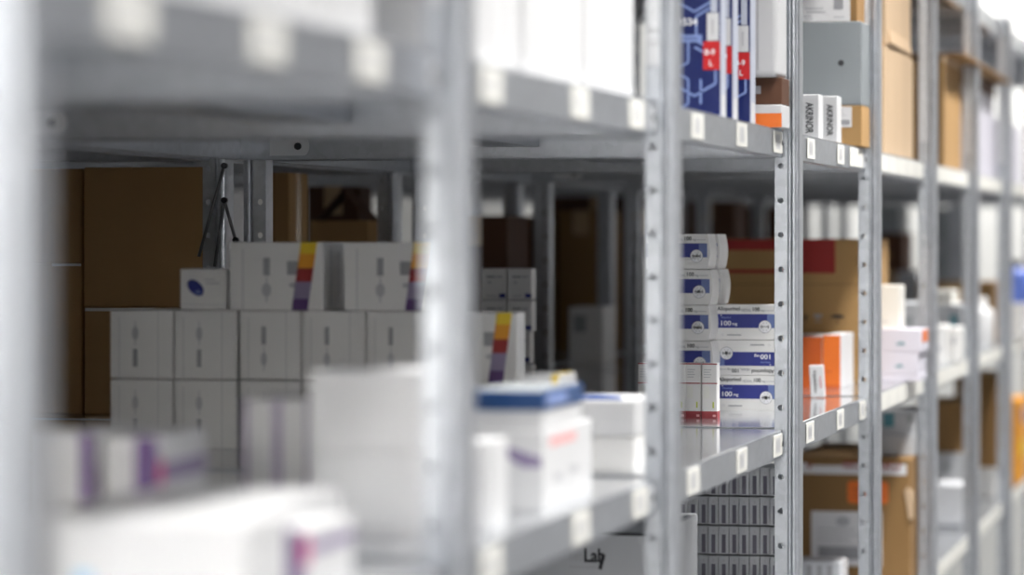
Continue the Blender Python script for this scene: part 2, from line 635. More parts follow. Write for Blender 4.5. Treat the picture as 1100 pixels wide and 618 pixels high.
# ---- upper shelf, third bay: three blue boxes with a hexagon pattern
def glove_box(t, x0, x1, label):
    h = .245
    o = B('glove_box', label, 'box', t, 0, 0, 0, ZU, .042, 'cobalt', None, X0=x0, X1=x1, h=h, group='blue boxes with pale hexagon lines', bev=.002)

    def pr(m):
        R = .032
        cs = [(m.w - .034, .060), (m.w + .002, .034), (m.w - .070, .034), (m.w - .070, .088), (m.w - .004, .116), (m.w - .106, .06), (m.w - .034, .17), (m.w - .07, .2)]
        for cx, cy in cs:
            ang = [(cx + R * math.cos(PI / 6 + PI / 3 * k), cy + R * math.sin(PI / 6 + PI / 3 * k)) for k in range(6)]
            for k in range(6):
                a, b = ang[k], ang[(k + 1) % 6]
                if max(a[0], b[0]) > m.w - .001 or min(a[0], b[0]) < .001 or (k + int(cx * 900)) % 5 == 0:
                    continue
                m.line('F', a, b, .003, 'hexline', 1)
        m.rect('F', .002, .098, m.w - .024, .108, 'hexline', 2)
        m.rect('F', .03, .1015, m.w - .030, .1045, 'navylight', 3)
        m.text('F', '0534', m.w - .056, .120, .013, 'whiteink', 2)
        m.text('F', 'LL 0534', m.w - .060, .0035, .0085, 'hexline', 2)
    part(o, 'print', pr)

    def lab(m):
        e = .0007
        m.box(m.w / 2 - .0225, m.w / 2 - .0005, -m.d / 2 - e, -m.d / 2 + .0002, .062, .099, 'red')
        m.text('F', '8-9', m.w - .0205, .081, .0105, 'whiteink', 4)
        m.text('F', 'L', m.w - .0145, .067, .0105, 'whiteink', 4)
    part(o, 'size_label', lab, 'red size label with white figures')

    def tab(m):
        e = .0009
        m.box(m.w / 2 - .0175, m.w / 2 - .002, -m.d / 2 - e, -m.d / 2 + .0002, .100, .136, 'bright')
        m.rect('F', m.w - .0115, .108, m.w - .0085, .128, 'softink', 5)
        m.box(m.w / 2 - .0125, m.w / 2 - .004, -m.d / 2 - e, -m.d / 2 + .0002, .137, m.h, 'panel')
    part(o, 'seal_strip', tab, 'white seal strip')

    def edge(m):
        m.box(m.w / 2 - .0002, m.w / 2 + .0012, -m.d / 2 + .001, m.d / 2 - .001, .001, m.h - .001, 'panel')
        m.box(m.w / 2 + .0008, m.w / 2 + .0018, -m.d / 2 + .004, -m.d / 2 + .03, .001, .030, 'bright')
    part(o, 'side_panel', edge, 'pale lilac side panel')
    return o


for k, (t, px) in enumerate(((2.484, 774), (2.594, 787), (2.748, 806))):
    xr = X_at(px, t)
    glove_box(t, xr - .09, xr, 'dark blue box with hexagon lines and red size label, %s' % ['nearest of the three', 'middle one of the three', 'farthest of the three'][k])

o = B('orange_white_box', 'low white box with orange base on upper shelf beside the blue boxes', 'box', 2.88, 800, 840, 112, ZU, .08, 'bright',
      lambda m: m.rect('F', 0, 0, m.w, m.h * .62, 'orange'))
z1 = top_of(o)
o = B('shade_gap_carton', 'small dark carton put in for the shadowed gap under the white pack', 'carton', 2.885, 802, 840, 83, z1, .075, 'brown',  # dark block in place of the shadowed gap, also carries the pack
      lambda m: m.rect('F', m.w * .1, m.h * .4, m.w * .4, m.h * .7, 'greyink'))
z1 = top_of(o)
o = B('wrapped_pack', 'white rounded pack on top of the dark gap filler', 'pack', 2.87, 804, 836, -40, z1, .09, 'bright', None, bev=.008, seg=4)
part(o, 'seam', lambda m: m.box(-m.w / 2 + .012, -m.w / 2 + .014, -m.d / 2 - .0006, -m.d / 2 + .0002, .01, m.h - .01, 'softink'))


# ---- upper shelf, fourth bay
def akr(m):
    s = 'AKRINOR'
    L = m.h * .66
    m.text('F', s, m.w * .36, m.h * .83, m.w * .50, 'ink', 2, rot=-PI / 2, width=L)
    m.rect('F', m.w * .22, m.h * .16, m.w * .25, m.h * .84, 'softink')
    m.rect('F', m.w * .88, 0, m.w * .895, m.h, 'softink')


B('ampoule_box', 'small upright white box with dark name print, nearest to the sharp upright', 'box', 3.56, 857, 880, 101, ZU, .05, 'bright', akr, group='white boxes with vertical name print')
B('ampoule_box', 'small upright white box with fainter name print, right of its twin', 'box', 3.72, 881, 900, 102.8, ZU, .05, 'bright', akr, group='white boxes with vertical name print')
o = B('brown_carton', 'brown carton with white barcode label under the grey steel case', 'carton', 3.86, 858, 926, 113, ZU, .112, 'kraft')
w, d, h = o['_dim']
ship_label(o, w * .50, h * .47, w * .84, h * .97, label='white barcode label')
z1 = top_of(o)
o = B('steel_case', 'plain grey steel case with a round hole above the barcode carton', 'case', 3.86, 858, 926, 22.5, z1, .112, 'greybin', None, bev=.002, seg=2)


def hole(m):
    cx, cz = -m.w / 2 + m.w * .67, m.h * .505
    m.cyl((cx, -m.d / 2 - .0012, cz), (cx, -m.d / 2 + .001, cz), .0052, 'dark', 16)
part(o, 'finger_hole', hole, 'round black hole')
z1 = top_of(o)
o = B('printed_carton', 'white and brown carton with barcode, topmost above the grey steel case', 'carton', 3.865, 858, 921, -32, z1, .107, 'ochre')
part(o, 'shipping_label', lambda m: (m.box(-m.w / 2 + .0005, m.w / 2 - .012, -m.d / 2 - .0006, -m.d / 2 + .0002, .0005, m.h - .001, 'paper'),
     m.rect('F', m.w * .60, m.h * .24, m.w * .76, m.h * .9, 'greyink', 4), m.rect('F', m.w * .60, m.h * .08, m.w * .78, m.h * .10, 'softink', 4),
     m.rect('F', m.w * .1, m.h * .25, m.w * .42, m.h * .275, 'softink', 4), m.rect('F', m.w * .13, m.h * .18, m.w * .46, m.h * .205, 'softink', 4),
     m.rect('F', m.w * .08, m.h * .10, m.w * .22, m.h * .125, 'softink', 4), m.rect('F', m.w * .11, m.h * .05, m.w * .24, m.h * .07, 'softink', 4)), 'white printed front label')

# ---- upper shelf, fifth bay: two tan cartons, one on the other
o = B('shipping_carton', 'large tan carton on the upper shelf, lower of the two stacked', 'carton', 4.385, 0, 0, 0, ZU, .50, 'tan', X0=-1.08, X1=-.700, h=.204, bev=.003, seg=2, group='two stacked tan cartons')
carton_tape(o)
z1 = top_of(o)
o = B('shipping_carton', 'large tan carton on the upper shelf, upper of the two stacked', 'carton', 4.40, 0, 0, 0, z1 + .001, .48, 'tan', X0=-1.08, X1=-.702, h=.165, rz=.012, bev=.003, seg=2, group='two stacked tan cartons')
part(o, 'bottom_flap', lambda m: m.prism([(m.w / 2 - .004, .002), (m.w / 2 + .006, .006), (m.w / 2 + .002, .03), (m.w / 2 - .004, .03)], -m.d / 2 + .03, m.d / 2 - .03, 'tan'))

# ---- upper shelf, sixth to eighth bay
o = B('open_carton', 'ochre open topped carton on the upper shelf right of the tan cartons', 'carton', 5.54, 0, 0, 0, ZU, .42, 'ochre', X0=-1.05, X1=-.702, h=.235,
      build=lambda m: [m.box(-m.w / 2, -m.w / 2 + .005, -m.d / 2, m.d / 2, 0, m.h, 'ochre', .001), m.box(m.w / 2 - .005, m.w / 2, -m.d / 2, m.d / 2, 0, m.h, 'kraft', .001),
                       m.box(-m.w / 2 + .005, m.w / 2 - .005, -m.d / 2, -m.d / 2 + .005, 0, m.h, 'ochre', .001), m.box(-m.w / 2 + .005, m.w / 2 - .005, m.d / 2 - .005, m.d / 2, 0, m.h, 'ochre', .001),
                       m.box(-m.w / 2 + .005, m.w / 2 - .005, -m.d / 2 + .005, m.d / 2 - .005, 0, .005, 'ochre')])
part(o, 'top_flap', lambda m: m.box(m.w / 2 - .004, m.w / 2, -m.d / 2 + .002, m.d / 2 - .002, m.h, m.h + .012, 'tan'))
o = B('storage_box', 'tall lilac grey box with dark brown lid on the upper shelf', 'box', 6.10, 0, 0, 0, ZU, .80, 'lilac', X0=-1.0, X1=-.702, h=.210, bev=.002)
part(o, 'lid', lambda m: m.box(-m.w / 2 - .002, m.w / 2 + .003, -m.d / 2 - .003, m.d / 2 + .003, m.h, m.h + .0365, 'brown', .002), 'dark brown lid')
sh = MB().box(-.075, .075, -.67, .67, 0, .006, 'ochre', .001).build('cardboard_sheet', None, (-.735, Y0 + 6.24, ZU + .2475))
tag(sh, 'long flat strip of cardboard lying across the ochre carton and lilac box', 'cardboard')
o = B('storage_box', 'lilac grey box on the upper shelf at the right picture edge', 'box', 7.12, 0, 0, 0, ZU, .75, 'lilac', X0=-1.0, X1=-.702, h=.165, bev=.002)
part(o, 'handle', lambda m: m.box(m.w / 2 - .001, m.w / 2 + .008, -m.d / 2 + .08, -m.d / 2 + .17, .02, .05, 'dark', .003), 'black grip')


# ================================================================ middle shelf
# ---- first bay: blurred boxes close to the camera
def stripe_only(m):
    m.rect('F', m.w - .014, 0, m.w - .002, m.h, 'purple')


def stripes(m):
    """white box with a purple band near its right front edge and a magenta spot"""
    m.rect('F', m.w - min(.024, m.w * .42), 0, m.w - .001, m.h, 'purple')
    m.rect('R', .012, m.h * .62, m.d, m.h * .78, 'mauve')
    m.rect('R', 0, 0, .006, m.h * .9, 'purple')
    m.disc('R', .009, m.h * .70, .009, 'pink', 3, ry=.012)


def blue_corner(m):
    m.rect('F', .012, m.h * .1, .026, m.h * .45, 'skyblue')


B('medicine_box', 'big blurred white box in the left foreground, front one of two', 'box', .50, 62, 266, 562, ZL, .10, 'bright', blue_corner, group='large white boxes in the foreground')
B('medicine_box', 'big blurred white box in the left foreground, behind its twin', 'box', .615, 40, 250, 555, ZL, .30, 'bright', None, group='large white boxes in the foreground')
B('striped_box', 'blurred white box with purple stripe and magenta spot, nearest of the striped boxes', 'box', .62, 262, 324, 568, ZL, .145, 'bright', stripes, group='white boxes with purple stripes')
B('striped_box', 'blurred white box with purple stripe, leftmost of the striped boxes', 'box', .94, 42, 103, 465, ZL, .15, 'bright', stripe_only, rz=.0, group='white boxes with purple stripes')
B('striped_box', 'blurred white box with purple stripe and magenta spot, behind the big white boxes', 'box', .93, 107, 164, 470, ZL, .16, 'bright', stripes, rz=.05, group='white boxes with purple stripes')


def side_line(m):
    m.rect('F', 0, 0, m.w * .16, m.h, 'mauve')
    m.rect('F', m.w * .92, 0, m.w, m.h, 'mauve')


B('medicine_box', 'narrow upright white blurred box with mauve edge, left of a pair', 'box', 1.25, 261, 296, 428, ZL, .10, 'bright', side_line, group='pair of narrow white boxes')
B('medicine_box', 'narrow upright white blurred box with mauve edge, right of a pair', 'box', 1.25, 296.5, 331, 429, ZL, .10, 'bright', side_line, group='pair of narrow white boxes')
o = B('medicine_box', 'wide white blurred box beside the second upright, lower of two', 'box', 1.15, 334, 480, 487, ZL, .12, 'bright', lambda m: m.rect('F', m.w * .1, m.h * .1, m.w * .6, m.h * .14, 'softink'), group='two wide white boxes, stacked')
B('medicine_box', 'wide white blurred box beside the second upright, upper of two', 'box', 1.152, 332, 478, 398, top_of(o), .12, 'bright', None, group='two wide white boxes, stacked')


# ---- third bay: the stack of plain white boxes standing further in
def vial(m, flip=False):
    cx = m.w * .40
    a, b = (.66, .30) if not flip else (.30, .64)
    m.disc('F', cx, m.h * a, m.w * .05, 'softink', 2, ry=m.h * .10)
    m.rect('F', cx - m.w * .008, m.h * (a - .18), cx + m.w * .008, m.h * (a + .18), 'softink')
    m.rect('F', cx - m.w * .035, m.h * (b - .13), cx + m.w * .035, m.h * (b + .13), 'greyink', 2)
    m.rect('F', m.w * .14, 0, m.w * .15, m.h * .9, 'softink')
    m.rect('F', m.w * .76, 0, m.w * .77, m.h, 'softink')


TS = 2.37
cols = [(118, 186), (187, 254.5), (257, 323), (324, 392), (393, 460)]
row_h = .0905
words = ['leftmost', 'second from left', 'middle', 'second from right', 'rightmost']
z2 = None
for r, (yt, zb) in enumerate(((410, ZL), (334, None))):
    for c, (a, b) in enumerate(cols):
        zz = ZL if r == 0 else ZL + row_h + .0008
        o = B('injection_box', 'plain white box in the %s row of the shaded stack, %s' % (['lower', 'middle'][r], words[c]), 'box', TS + .004 * ((c * 3 + r) % 3), a, b, yt, zz, .12, 'white',
              (lambda m, f=(c >= 2 and r == 1): vial(m, f)), h=row_h, group='plain white boxes stacked in the shade')
        z2 = top_of(o)


def striped_end(m):
    vial(m, True)
    u0, u1 = m.w * .77, m.w * .94
    sl = m.w * .10
    ys = [1.0, .83, .62, .42, .17, 0]
    for (a, b), c in zip(zip(ys, ys[1:]), ('yellow', 'amber', 'darkred', 'rose', 'purple')):
        if c == 'rose':
            m.pp('F', [(u0 - sl * (1 - b), b * m.h), (u1 - sl * (1 - b), b * m.h), (u1 - sl * (1 - a), a * m.h), (u0 - sl * (1 - a), a * m.h)], 'mauve', 3)
        else:
            m.pp('F', [(u0 - sl * (1 - b), b * m.h), (u1 - sl * (1 - b), b * m.h), (u1 - sl * (1 - a), a * m.h), (u0 - sl * (1 - a), a * m.h)], c, 3)
    m.rect('F', m.w * .62, m.h * .52, m.w * .775, m.h * .72, 'greyink', 2)
    m.disc('F', m.w * .69, m.h * .37, m.w * .05, 'softink', 2, ry=m.h * .04)
    m.rect('R', m.d * .3, m.h * .05, m.d * .34, m.h * .9, 'softink')
    m.rect('R', m.d * .6, m.h * .1, m.d * .64, m.h * .85, 'softink')


o = B('injection_box', 'plain white box at the lower right end of the stack, under the striped box', 'box', TS, 461, 556, 410, ZL, .045, 'white', vial, h=row_h)
o = B('color_striped_box', 'white box with yellow, red and purple stripe right of the second upright', 'box', TS, 461, 556, 334, top_of(o), .045, 'white', striped_end, h=row_h, group='white boxes with yellow red purple stripe')
z2 = ZL + 2 * row_h + .0012
B('color_striped_box', 'white box with yellow, red and purple stripe, left one on top of the stack', 'box', TS, 246, 347, 260, z2, .12, 'white', striped_end, group='white boxes with yellow red purple stripe')
B('color_striped_box', 'white box with yellow, red and purple stripe, half behind the second upright', 'box', TS + .002, 369, 468, 260, z2, .12, 'white', striped_end, group='white boxes with yellow red purple stripe')


def logo(m):
    cx, cy = m.w * .34, m.h * .50
    pts = []
    for k in range(28):
        a = 2 * PI * k / 28
        r = .0105 * (1 + .18 * math.cos(a - 2.4))
        x, y = r * 1.25 * math.cos(a), r * .78 * math.sin(a)
        c, s = math.cos(-.75), math.sin(-.75)
        pts.append((cx + x * c - y * s, cy + x * s + y * c))
    m.pp('F', pts, 'navy', 2)
    m.text('F', 'vib', cx - .002, cy - .006, .0075, 'hexline', 3)
    m.pp('F', [(cx + .002, cy + .0095), (cx + .009, cy + .004), (cx + .014, cy - .002), (cx + .0075, cy + .0055)], 'mauve', 1)
    m.rect('F', m.w * .52, m.h * .72, m.w * .74, m.h * .745, 'softink')
    m.rect('F', m.w * .55, m.h * .63, m.w * .84, m.h * .66, 'softink')
    m.rect('F', 0, m.h * .12, m.w, m.h * .13, 'softink')


B('logo_box', 'small white box with dark blue drop logo on the shaded stack', 'box', TS + .01, 193, 244.5, 288.5, z2, .07, 'white', logo)


# ---- second bay, right of the second upright
o1 = B('medicine_box', 'white box with pink print, bottom of the blue lidded stack', 'box', 1.488, 500, 584, 463, ZL, .245, 'bright',
       lambda m: (m.rect('R', .03, m.h * .78, .16, m.h * .90, 'rose'), m.rect('R', .05, m.h * .32, .09, m.h * .42, 'softink'), m.rect('R', .13, m.h * .36, .17, m.h * .46, 'softink'),
                  m.pp('F', [(m.w * .40, m.h * .74), (m.w * .55, m.h * .80), (m.w * .98, m.h * .66), (m.w * .98, m.h * .55), (m.w * .75, m.h * .54)], 'mauve')))
o2 = B('lidded_box', 'flat white box with dark blue lid on top of the white stack', 'box', 1.490, 500, 583, 438, top_of(o1), .195, 'bright', None)
part(o2, 'lid', lambda m: (m.box(-m.w / 2 - .0015, m.w / 2 + .0015, -m.d / 2 - .0015, m.d / 2 + .0015, m.h - .003, m.h + .0165, 'lidblue', .001),
     m.box(-m.w / 2 + .004, m.w / 2 - .004, -m.d / 2 + .004, m.d / 2 - .004, m.h + .0163, m.h + .0170, 'grey'),
     m.rect('R', .012, m.h + .002, .11, m.h + .012, 'hexline', 8)), 'dark blue lid')
B('medicine_box', 'slim upright white blurred box just right of the second upright', 'box', 1.27, 495, 528, 474, ZL, .07, 'bright', lambda m: m.rect('F', m.w * .3, m.h * .2, m.w * .4, m.h * .8, 'softink'))
o = B('medicine_box', 'white box behind the blue lidded box, under the yellow tipped box', 'box', 1.96, 548, 603, 413, ZL, .10, 'bright')
B('yellow_tip_box', 'flat white box with yellow tip behind the blue lidded box', 'box', 1.962, 560, 602, 402.5, top_of(o), .09, 'bright', lambda m: (m.rect('F', m.w * .78, 0, m.w * .95, m.h, 'yellow'), m.rect('T', m.w * .78, 0, m.w * .95, m.d, 'yellow')))
o = B('flat_box', 'flat white box beside the third upright, lower of two', 'box', 2.075, 600, 681.5, 468.5, ZL, .20, 'white', lambda m: m.rect('F', m.w * .1, m.h * .9, m.w * .5, m.h * .93, 'softink'), group='two flat white boxes, stacked')
o = B('flat_box', 'flat white box beside the third upright, upper of two', 'box', 2.073, 592, 682, 431, top_of(o), .20, 'bright', None, group='two flat white boxes, stacked')
zz = top_of(o)
lf = MB()
vs = [(-.028, 0, 0), (.03, -.01, .0), (.045, .05, 0), (-.012, .06, 0)]
for dz, fl in ((.0006, 1),):
    lf.prism([(-.035, 0), (.028, 0), (.03, .0010), (.0, .0030), (-.035, .0012)], -.03, .035, 'leafblue')
o = lf.build('leaflet', None, (X_at(640, 2.13), Y0 + 2.13, zz), .25)
tag(o, 'dark blue folded leaflet lying on the flat white box', 'leaflet')


# ---- fourth bay: blue and white tablet boxes
TBW, TBH, TBD = .098, .0560, .070


def tablet_body(m):
    n = 7
    hw = m.w / 2
    prof = [(-hw, 0), (hw, 0)] + [(hw + .0042 * math.sin(PI * k / n), m.h * k / n) for k in range(1, n)] + [(hw, m.h), (-hw, m.h)]
    m.prism(prof, -m.d / 2, m.d / 2, 'white')
    w, h = m.w, m.h
    m.rect('F', 0, h * .335, w * .86, h * .735, 'navy', 1)
    m.rect('F', w * .86, h * .335, w * .998, h * .735, 'navylight', 1)
    m.text('F', 'Allopurinol', w * .035, h * .80, h * .155, 'ink', 2, width=w * .375)
    m.text('F', 'HEXAL', w * .435, h * .805, h * .105, 'greyink', 2, width=w * .165)
    m.text('F', '100', w * .625, h * .815, h * .155, 'ink', 2, width=w * .115)
    m.text('F', 'mg', w * .755, h * .795, h * .085, 'greyink', 2)
    m.rect('F', w * .82, h * .825, w * .97, h * .845, 'softink', 2)
    m.disc('F', w * .10, h * .70, h * .018, 'whiteink', 2, 8)
    m.text('F', 'Allopurinol', w * .10, h * .60, h * .062, 'hexline', 2)
    m.text('F', '100', w * .10, h * .40, h * .19, 'whiteink', 2, width=w * .165)
    m.text('F', 'mg', w * .285, h * .385, h * .12, 'whiteink', 2)
    cx, cy, r = w * .825, h * .375, h * .185
    m.disc('F', cx, cy, r, 'greyink', 3, 24)
    m.disc('F', cx, cy, r * .93, 'whiteink', 4, 24)
    m.disc('F', cx, cy, r * .70, 'softink', 5, 16)
    for k in range(4):
        a = PI / 4 + PI / 2 * k
        m.line('F', (cx, cy), (cx + r * .9 * math.cos(a), cy + r * .9 * math.sin(a)), r * .30, 'whiteink', 6)
    m.rect('F', cx - r * .2, cy - r * .85, cx + r * .2, cy + r * .85, 'whiteink', 6)
    m.text('F', 'HEXAL', cx - r * .72, cy - r * .10, r * .3, 'ink', 8, width=r * 1.44)
    m.disc('F', w * .12, h * .14, h * .035, 'softink', 2, 10)
    m.disc('F', w * .12, h * .14, h * .026, 'white', 3, 10)
    m.rect('F', w * .20, h * .115, w * .43, h * .15, 'greyink', 2)
    for k in range(3):
        m.rect('R', m.d * (.15 + .25 * k), h * .10, m.d * (.17 + .25 * k), h * .88, 'softink', 12 + 0)


mbt = MB(TBW, TBD, TBH)
tablet_body(mbt)
tab0 = mbt.build('tablet_box')
tab0_used = False


def tablet(loc, label, rz=0, flip=False, group=None):
    global tab0_used
    if not tab0_used:
        o = tab0
        tab0_used = True
    else:
        o = tab0.copy()
        COL.objects.link(o)
    o.location = loc
    if flip:                                     # standing on its head, front still to the viewer
        o.location.z += TBH
        o.rotation_euler = (0, PI, rz)
    else:
        o.rotation_euler = (0, 0, rz)
    tag(o, label, 'box', group)
    return o


g = 'blue and white tablet boxes'
xl = X_at(768.5, 3.49)
pos = ['bottom', 'middle', 'top']
off = [0.0015, 0.001, -.0005]
for k in range(3):
    tablet((xl + TBW / 2 + off[k], Y0 + 3.49 + TBD / 2, ZL + k * (TBH + .0009)),
           'blue banded white tablet box, %s of the right stack%s' % (pos[k], ', upside down' if k == 1 else ''), [.0, .0, .006][k], k == 1, g)
pos = ['bottom', 'second from bottom', 'middle', 'second from top', 'top']
xr = X_at(760.5, 3.42)
dpt = ['front', 'second', 'rear']
for k in range(5):
    for j in range(3):
        dx = [0, .004, .001, .003, -.001][k] + (.003, 0, 0, 0)[j] * 0
        tablet((xr - TBW / 2 + dx + [0, .003, .001][j], Y0 + 3.42 + TBD / 2 + [0, .0655, .1175][j], ZL + k * (TBH + .0009)),
               'blue banded white tablet box, %s layer of the left stack, %s in depth' % (pos[k], dpt[j]), [0, .004, -.004][j], False, g).scale = (1, [1, .63, .63][j], 1)


# small red and white boxes in front of them
def red_small(m):
    w, h = m.w, m.h
    m.rect('F', 0, 0, w, h * .13, 'wine', 1)
    m.rect('F', w * .72, h * .03, w * .92, h * .07, 'rose', 2)
    m.rect('F', 0, h * .625, w, h * .645, 'wine', 1)
    m.rect('F', 0, h * .975, w, h * .998, 'wine', 1)
    for k in range(4):
        m.rect('F', w * .14, h * (.74 + .045 * k), w * (.55 + .08 * (k % 2)), h * (.755 + .045 * k), 'softink', 1)
    m.rect('F', w * .12, h * .36, w * .5, h * .58, 'plabel', 1)
    m.rect('F', w * .70, h * .19, w * .80, h * .30, 'olive', 1)
    m.rect('R', 0, 0, m.d, h * .13, 'wine', 1)


wl = ['leftmost, left of the third upright', 'second from left', 'middle one', 'second from right', 'rightmost, beside the tablet boxes']
for k, px in enumerate((685, 702.4, 719.2, 735.8, 753.4)):
    B('drops_box', 'slim white box with wine red base, %s' % wl[k], 'box', 3.24 + [0, .004, 0, .002, 0][k], px, px + 17.2, 391.5, ZL, .026, 'white', red_small, h=.0852, group='slim white boxes with wine red base')


# orange boxes and the little white one before them
def orange_print(m):
    m.rect('F', m.w * .02, m.h * .02, m.w * .98, m.h * .10, 'orange2')
    for k in range(4):
        m.rect('R', m.d * (.12 + .22 * k), 0, m.d * (.135 + .22 * k), m.h, 'softink')


def orange_body(front):
    def f(m):
        m.body('bright', .001)
        m.rect('F', 0, 0, m.w, m.h, front, 1)
        m.rect('F', m.w * .0, m.h * .0, m.w, m.h * .06, 'orange2', 2)
        m.rect('F', m.w * .06, m.h * .3, m.w * .5, m.h * .33, 'orange2', 2)
        for k in range(4):
            m.rect('R', m.d * (.12 + .22 * k), 0, m.d * (.13 + .22 * k), m.h, 'softink')
    return f


B('orange_box', 'orange fronted box with white side, left of a pair', 'box', 4.31, 846, 883, 361.5, ZL, .195, build=orange_body('orange2'), group='pair of orange fronted boxes')
B('orange_box', 'orange fronted box with white striped side, right of a pair', 'box', 4.312, 883.5, 903, 360, ZL, .195, build=orange_body('orange'), group='pair of orange fronted boxes')


def tiny(m):
    m.text('F', 'Injektion', m.w * .22, m.h * .84, m.w * .26, 'ink', 2, rot=-PI / 2, width=m.h * .68)
    m.rect('F', m.w * .56, m.h * .25, m.w * .61, m.h * .6, 'softink', 2)
    m.rect('F', m.w * .72, m.h * .30, m.w * .78, m.h * .66, 'red', 2)


o = B('vial_box', 'tiny leaning white box with small print before the orange boxes', 'box', 3.92, 870, 886, 393, ZL + .0004, .022, 'bright', tiny, rz=.10)
o.rotation_euler = (0, -.055, .10)
o.location.z += .0008

# carton with the red printed band
o = B('red_band_carton', 'brown carton with a crimson band and umbrella signs behind the orange boxes', 'carton', 4.55, 772, 934, 256.5, ZL, .33, 'kraft', None, bev=.003, seg=2)


def redband(m):
    a, b = m.w * .0, m.w * .775
    c = m.w * .42
    y1, y0 = m.h - .001, m.h - .066
    m.rect('F', c, y0, b, y1, 'darkred', 1)
    m.rect('F', a, m.h - .022, c, y1, 'darkred', 1)
    m.rect('F', a, y0, c, y0 + .007, 'darkred', 1)
    m.rect('F', 0, m.h - .088, m.w, m.h - .087, 'brown', 1)
part(o, 'printed_band', redband, 'crimson printed band')


def sign(px, kind):
    def f(m):
        u = (px - 772) / 162 * m.w
        v = m.h - (341 - 256.5) / 162 * m.w
        if kind == 'u':
            m.pp('F', [(u + .014 * math.cos(PI * k / 10), v + .007 * math.sin(PI * k / 10)) for k in range(11)], 'ink', 1)
            m.line('F', (u, v + .001), (u, v - .011), .0018, 'ink', 1)
        elif kind == 'g':
            m.pp('F', [(u + .009 * math.cos(PI + PI * k / 8), v + .007 + .008 * math.sin(PI + PI * k / 8)) for k in range(9)], 'greyink', 1)
            m.line('F', (u, v), (u, v - .007), .0015, 'greyink', 1)
            m.line('F', (u - .007, v - .007), (u + .007, v - .007), .0018, 'greyink', 1)
        else:
            m.pp('F', [(u - .005, v), (u + .005, v), (u, v + .008)], 'ink', 1)
            m.line('F', (u, v + .001), (u, v - .008), .003, 'ink', 1)
    part(o, 'handling_sign', f, {'u': 'dark umbrella sign', 'g': 'faint goblet sign', 'a': 'dark arrow sign'}[kind])


sign(900, 'u'); sign(879, 'g'); sign(866, 'a')


# ---- fifth bay of the middle shelf
def lil(m):
    m.text('F', 'm', m.w * .5, m.h * .35, m.h * .22, 'teal', 2)
    m.rect('F', m.w * .42, m.h * .32, m.w * .62, m.h * .40, 'teal', 2)


def lil_orange(m):
    lil(m)
    m.rect('R', m.d * .1, m.h * .42, m.d * .9, m.h * .95, 'orange', 1)


o = B('lilac_box', 'thin lilac white box, lowest of the three stacked by the upright', 'box', 4.64, 943, 988, 402.5, ZL, .14, 'lilac', None, group='lilac white boxes stacked by the upright')
o = B('lilac_box', 'lilac white box with small teal mark, middle of the three stacked', 'box', 4.64, 943, 987, 378.5, top_of(o), .14, 'lilac', lil, group='lilac white boxes stacked by the upright')
o = B('lilac_box', 'lilac white box with orange square, top of the three stacked', 'box', 4.64, 943, 990, 354, top_of(o), .14, 'lilac', lil_orange, group='lilac white boxes stacked by the upright')
B('cream_box', 'cream box standing on the lilac boxes', 'box', 4.66, 943, 967, 306.5, top_of(o), .09, 'cream', lambda m: m.rect('F', m.w * .1, m.h * .15, m.w * .5, m.h * .17, 'softink'))
B('grey_box', 'pale grey box at the back behind the cream box', 'box', 5.4, 925, 987, 326, ZL, .3, 'pale', lambda m: m.rect('F', m.w * .75, m.h * .6, m.w * .9, m.h * .8, 'grey'))
o = B('grey_carton', 'grey carton far back under the dark brown box', 'carton', 7.9, 930, 986, 292, ZL, .3, 'pale')
carton_tape(o, .03)
B('far_carton', 'dim grey carton far back just right of the fifth upright', 'carton', 9.1, 938, 967, 222, ZL, .3, 'grey', lambda m: m.rect('F', m.w * .2, m.h * .6, m.w * .6, m.h * .7, 'softink'))
B('far_carton', 'dim grey carton far back just right of the sixth upright', 'carton', 9.15, 1000, 1019, 223, ZL, .3, 'grey', lambda m: m.rect('F', m.w * .2, m.h * .6, m.w * .6, m.h * .7, 'softink'))
B('far_carton', 'pale grey carton far back left of the seventh upright', 'carton', 9.2, 1020, 1040, 222, ZL, .3, 'pale', lambda m: m.rect('F', m.w * .2, m.h * .6, m.w * .6, m.h * .7, 'softink'))
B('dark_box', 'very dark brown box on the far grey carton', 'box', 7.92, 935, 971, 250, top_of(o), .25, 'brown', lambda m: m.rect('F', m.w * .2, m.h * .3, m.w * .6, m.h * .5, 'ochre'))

# ---- sixth to eighth bay of the middle shelf
B('upright_box', 'upright white box right of the sixth upright, nearest of the pair', 'box', 5.62, 1000, 1015, 350, ZL, .14, 'white', lambda m: m.rect('F', m.w * .3, m.h * .3, m.w * .7, m.h * .45, 'softink'), group='upright white boxes in the sixth bay')
B('upright_box', 'upright white box in the sixth bay, right one of the pair', 'box', 5.70, 1019, 1030, 352, ZL, .14, 'white', lambda m: m.rect('F', m.w * .3, m.h * .5, m.w * .7, m.h * .75, 'softink'), group='upright white boxes in the sixth bay')
o = B('grey_box', 'pale grey box with teal spots behind the upright white boxes', 'box', 6.05, 990, 1034, 327.5, ZL, .3, 'pale', lambda m: (m.rect('F', m.w * .70, m.h * .45, m.w * .88, m.h * .8, 'teal'), m.rect('F', m.w * .5, m.h * .3, m.w * .6, m.h * .5, 'grey')))
B('cream_box', 'small cream box lying on the pale grey box in the sixth bay', 'box', 6.06, 996, 1023, 312.5, top_of(o), .15, 'cream', lambda m: m.rect('F', m.w * .2, m.h * .4, m.w * .7, m.h * .5, 'softink'))
o = B('ochre_carton', 'ochre carton on the middle shelf in the eighth bay behind the white bottle', 'carton', 7.05, 985, 1066, 303, ZL, .30, 'ochre', None, bev=.003)
carton_tape(o)


